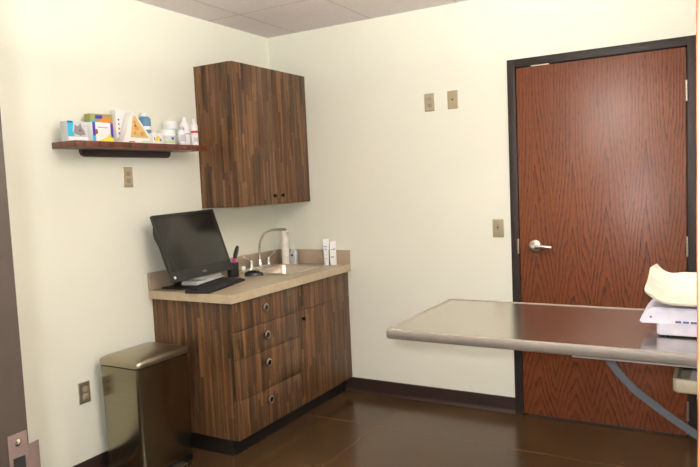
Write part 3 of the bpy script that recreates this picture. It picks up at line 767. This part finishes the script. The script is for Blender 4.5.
bm = BM(); box(bm, -.10, .14, -.06, .06, 0.094, .104, bev=.004); obj('platform_post', bm, 'lilac', sc)
# cradle: a heightfield dish, raised at the far side and both ends
def cradle():
    nx, ny = 36, 20; bm = BM(); x0, x1, y0, y1 = -.170, .215, -.125, .150
    def hz(u, v):
        e0 = max(0, (.26-u)/.26); e1 = max(0, (u-.85)/.15); bk = max(0, (v-.35)/.65); fr = max(0, (.12-v)/.12)
        return .112 + .050*e0**1.9*(1-.55*(max(0, .3-v)/.3)**2) + .045*e1**2 + .068*bk**1.9*(1-.45*max(e0, e1)) + .006*fr**2 + .012*e0**3*bk
    def P(i, j, dz):
        u, v = i/nx, j/ny
        # rounded corners in plan
        x = x0+(x1-x0)*u; y = y0+(y1-y0)*v
        k = .30
        cu_ = max(0, abs(u-.5)*2-(1-k))/k; cv_ = max(0, abs(v-.5)*2-(1-k))/k
        s_ = (u-.5 > 0)*2-1; sv = (v-.5 > 0)*2-1
        x -= s_*.022*cv_**2*cu_; y -= sv*.022*cu_**2*cv_
        x -= .006*max(0, (.2-u)/.2)*0
        return (x, y, hz(u, v)+dz)
    top = [[bm.verts.new(P(i, j, 0)) for j in range(ny+1)] for i in range(nx+1)]
    bot = [[bm.verts.new(P(i, j, -.007)) for j in range(ny+1)] for i in range(nx+1)]
    for i in range(nx):
        for j in range(ny):
            bm.faces.new((top[i][j], top[i+1][j], top[i+1][j+1], top[i][j+1]))
            bm.faces.new((bot[i][j], bot[i][j+1], bot[i+1][j+1], bot[i+1][j]))
    bd = [(i, 0) for i in range(nx)]+[(nx, j) for j in range(ny)]+[(i, ny) for i in range(nx, 0, -1)]+[(0, j) for j in range(ny, 0, -1)]
    for a, b in zip(bd, bd[1:]+bd[:1]):
        bm.faces.new((top[a[0]][a[1]], bot[a[0]][a[1]], bot[b[0]][b[1]], top[b[0]][b[1]]))
    bmesh.ops.recalc_face_normals(bm, faces=bm.faces); return bm
obj('cradle', cradle(), 'cream', sc, angle=89)

# ------------------------------------------------------------------ unseen ceiling light, hung low to brighten the ceiling, and flash
PX, PY, PZ = 2.26, -2.12, 2.25
cl = thing('unseen_pendant', 'long white unseen ceiling light, hung low as added fill for the ceiling', 'ceiling light', (PX, PY, PZ), R(90))
bm = BM(); box(bm, -.16, .16, -.61, -.60, -.03, .03); box(bm, -.16, .16, .60, .61, -.03, .03); box(bm, -.16, -.15, -.60, .60, -.03, .03); box(bm, .15, .16, -.60, .60, -.03, .03); obj('frame', bm, 'white', cl, smooth=False)
bm = BM(); box(bm, -.15, .15, -.60, .60, -.012, .012); obj('diffuser', bm, 'diffuser', cl, smooth=False)
for y in (-.5, .5):
    bm = BM(); tube(bm, [(0, y, .01), (0, y, H-PZ)], .003, 8); obj('cable', bm, 'nickel', cl)

def area(name, loc, target, size, power, col, sy=None):
    d = bpy.data.lights.new(name, 'AREA'); d.energy = power; d.size = size; d.color = col
    if sy: d.shape = 'RECTANGLE'; d.size_y = sy
    else: d.shape = 'DISK'
    o = bpy.data.objects.new(name, d); COL.objects.link(o); o.location = loc
    o.rotation_euler = (Vector(target)-Vector(loc)).to_track_quat('-Z', 'Y').to_euler(); return o
area('pendant_lamp_down', (PX, PY, PZ-.035), (PX, PY, 0), 1.15, 18, (1, .995, .955), .28)
area('ceiling_fill_up', (PX, PY, PZ+.035), (PX-.35, PY+.2, PZ+1.2), 1.15, 98, (1, .995, .955), .28)  # added upward fill, only there to brighten the ceiling
area('camera_flash', (2.80, -3.93, 1.56), (2.45, -.2, 1.45), .05, 37, (.96, .98, 1))

w = bpy.data.worlds.new('world'); S.world = w; w.use_nodes = True
bg = w.node_tree.nodes['Background']; bg.inputs[0].default_value = (.9, .92, 1, 1); bg.inputs[1].default_value = .25

# ------------------------------------------------------------------ camera
f_px = 643.7; yaw, pitch, roll = .5224, -.077, -.0446
cam = bpy.data.cameras.new('camera'); co = bpy.data.objects.new('camera', cam); COL.objects.link(co); S.camera = co
cam.sensor_fit = 'HORIZONTAL'; cam.sensor_width = 36; cam.lens = f_px/700*36; cam.clip_start = .02
f = Vector((-math.sin(yaw)*math.cos(pitch), math.cos(yaw)*math.cos(pitch), math.sin(pitch)))
r = Vector((math.cos(yaw), math.sin(yaw), 0)); u = r.cross(f)
r2 = math.cos(roll)*r+math.sin(roll)*u; u2 = -math.sin(roll)*r+math.cos(roll)*u
co.matrix_world = Matrix(((r2.x, u2.x, -f.x, 2.9049), (r2.y, u2.y, -f.y, -3.9477), (r2.z, u2.z, -f.z, 1.4942), (0, 0, 0, 1)))

S.view_settings.view_transform = 'Standard'; S.view_settings.look = 'None'
S.view_settings.gamma = 1; S.view_settings.use_curve_mapping = False; S.view_settings.exposure = 0
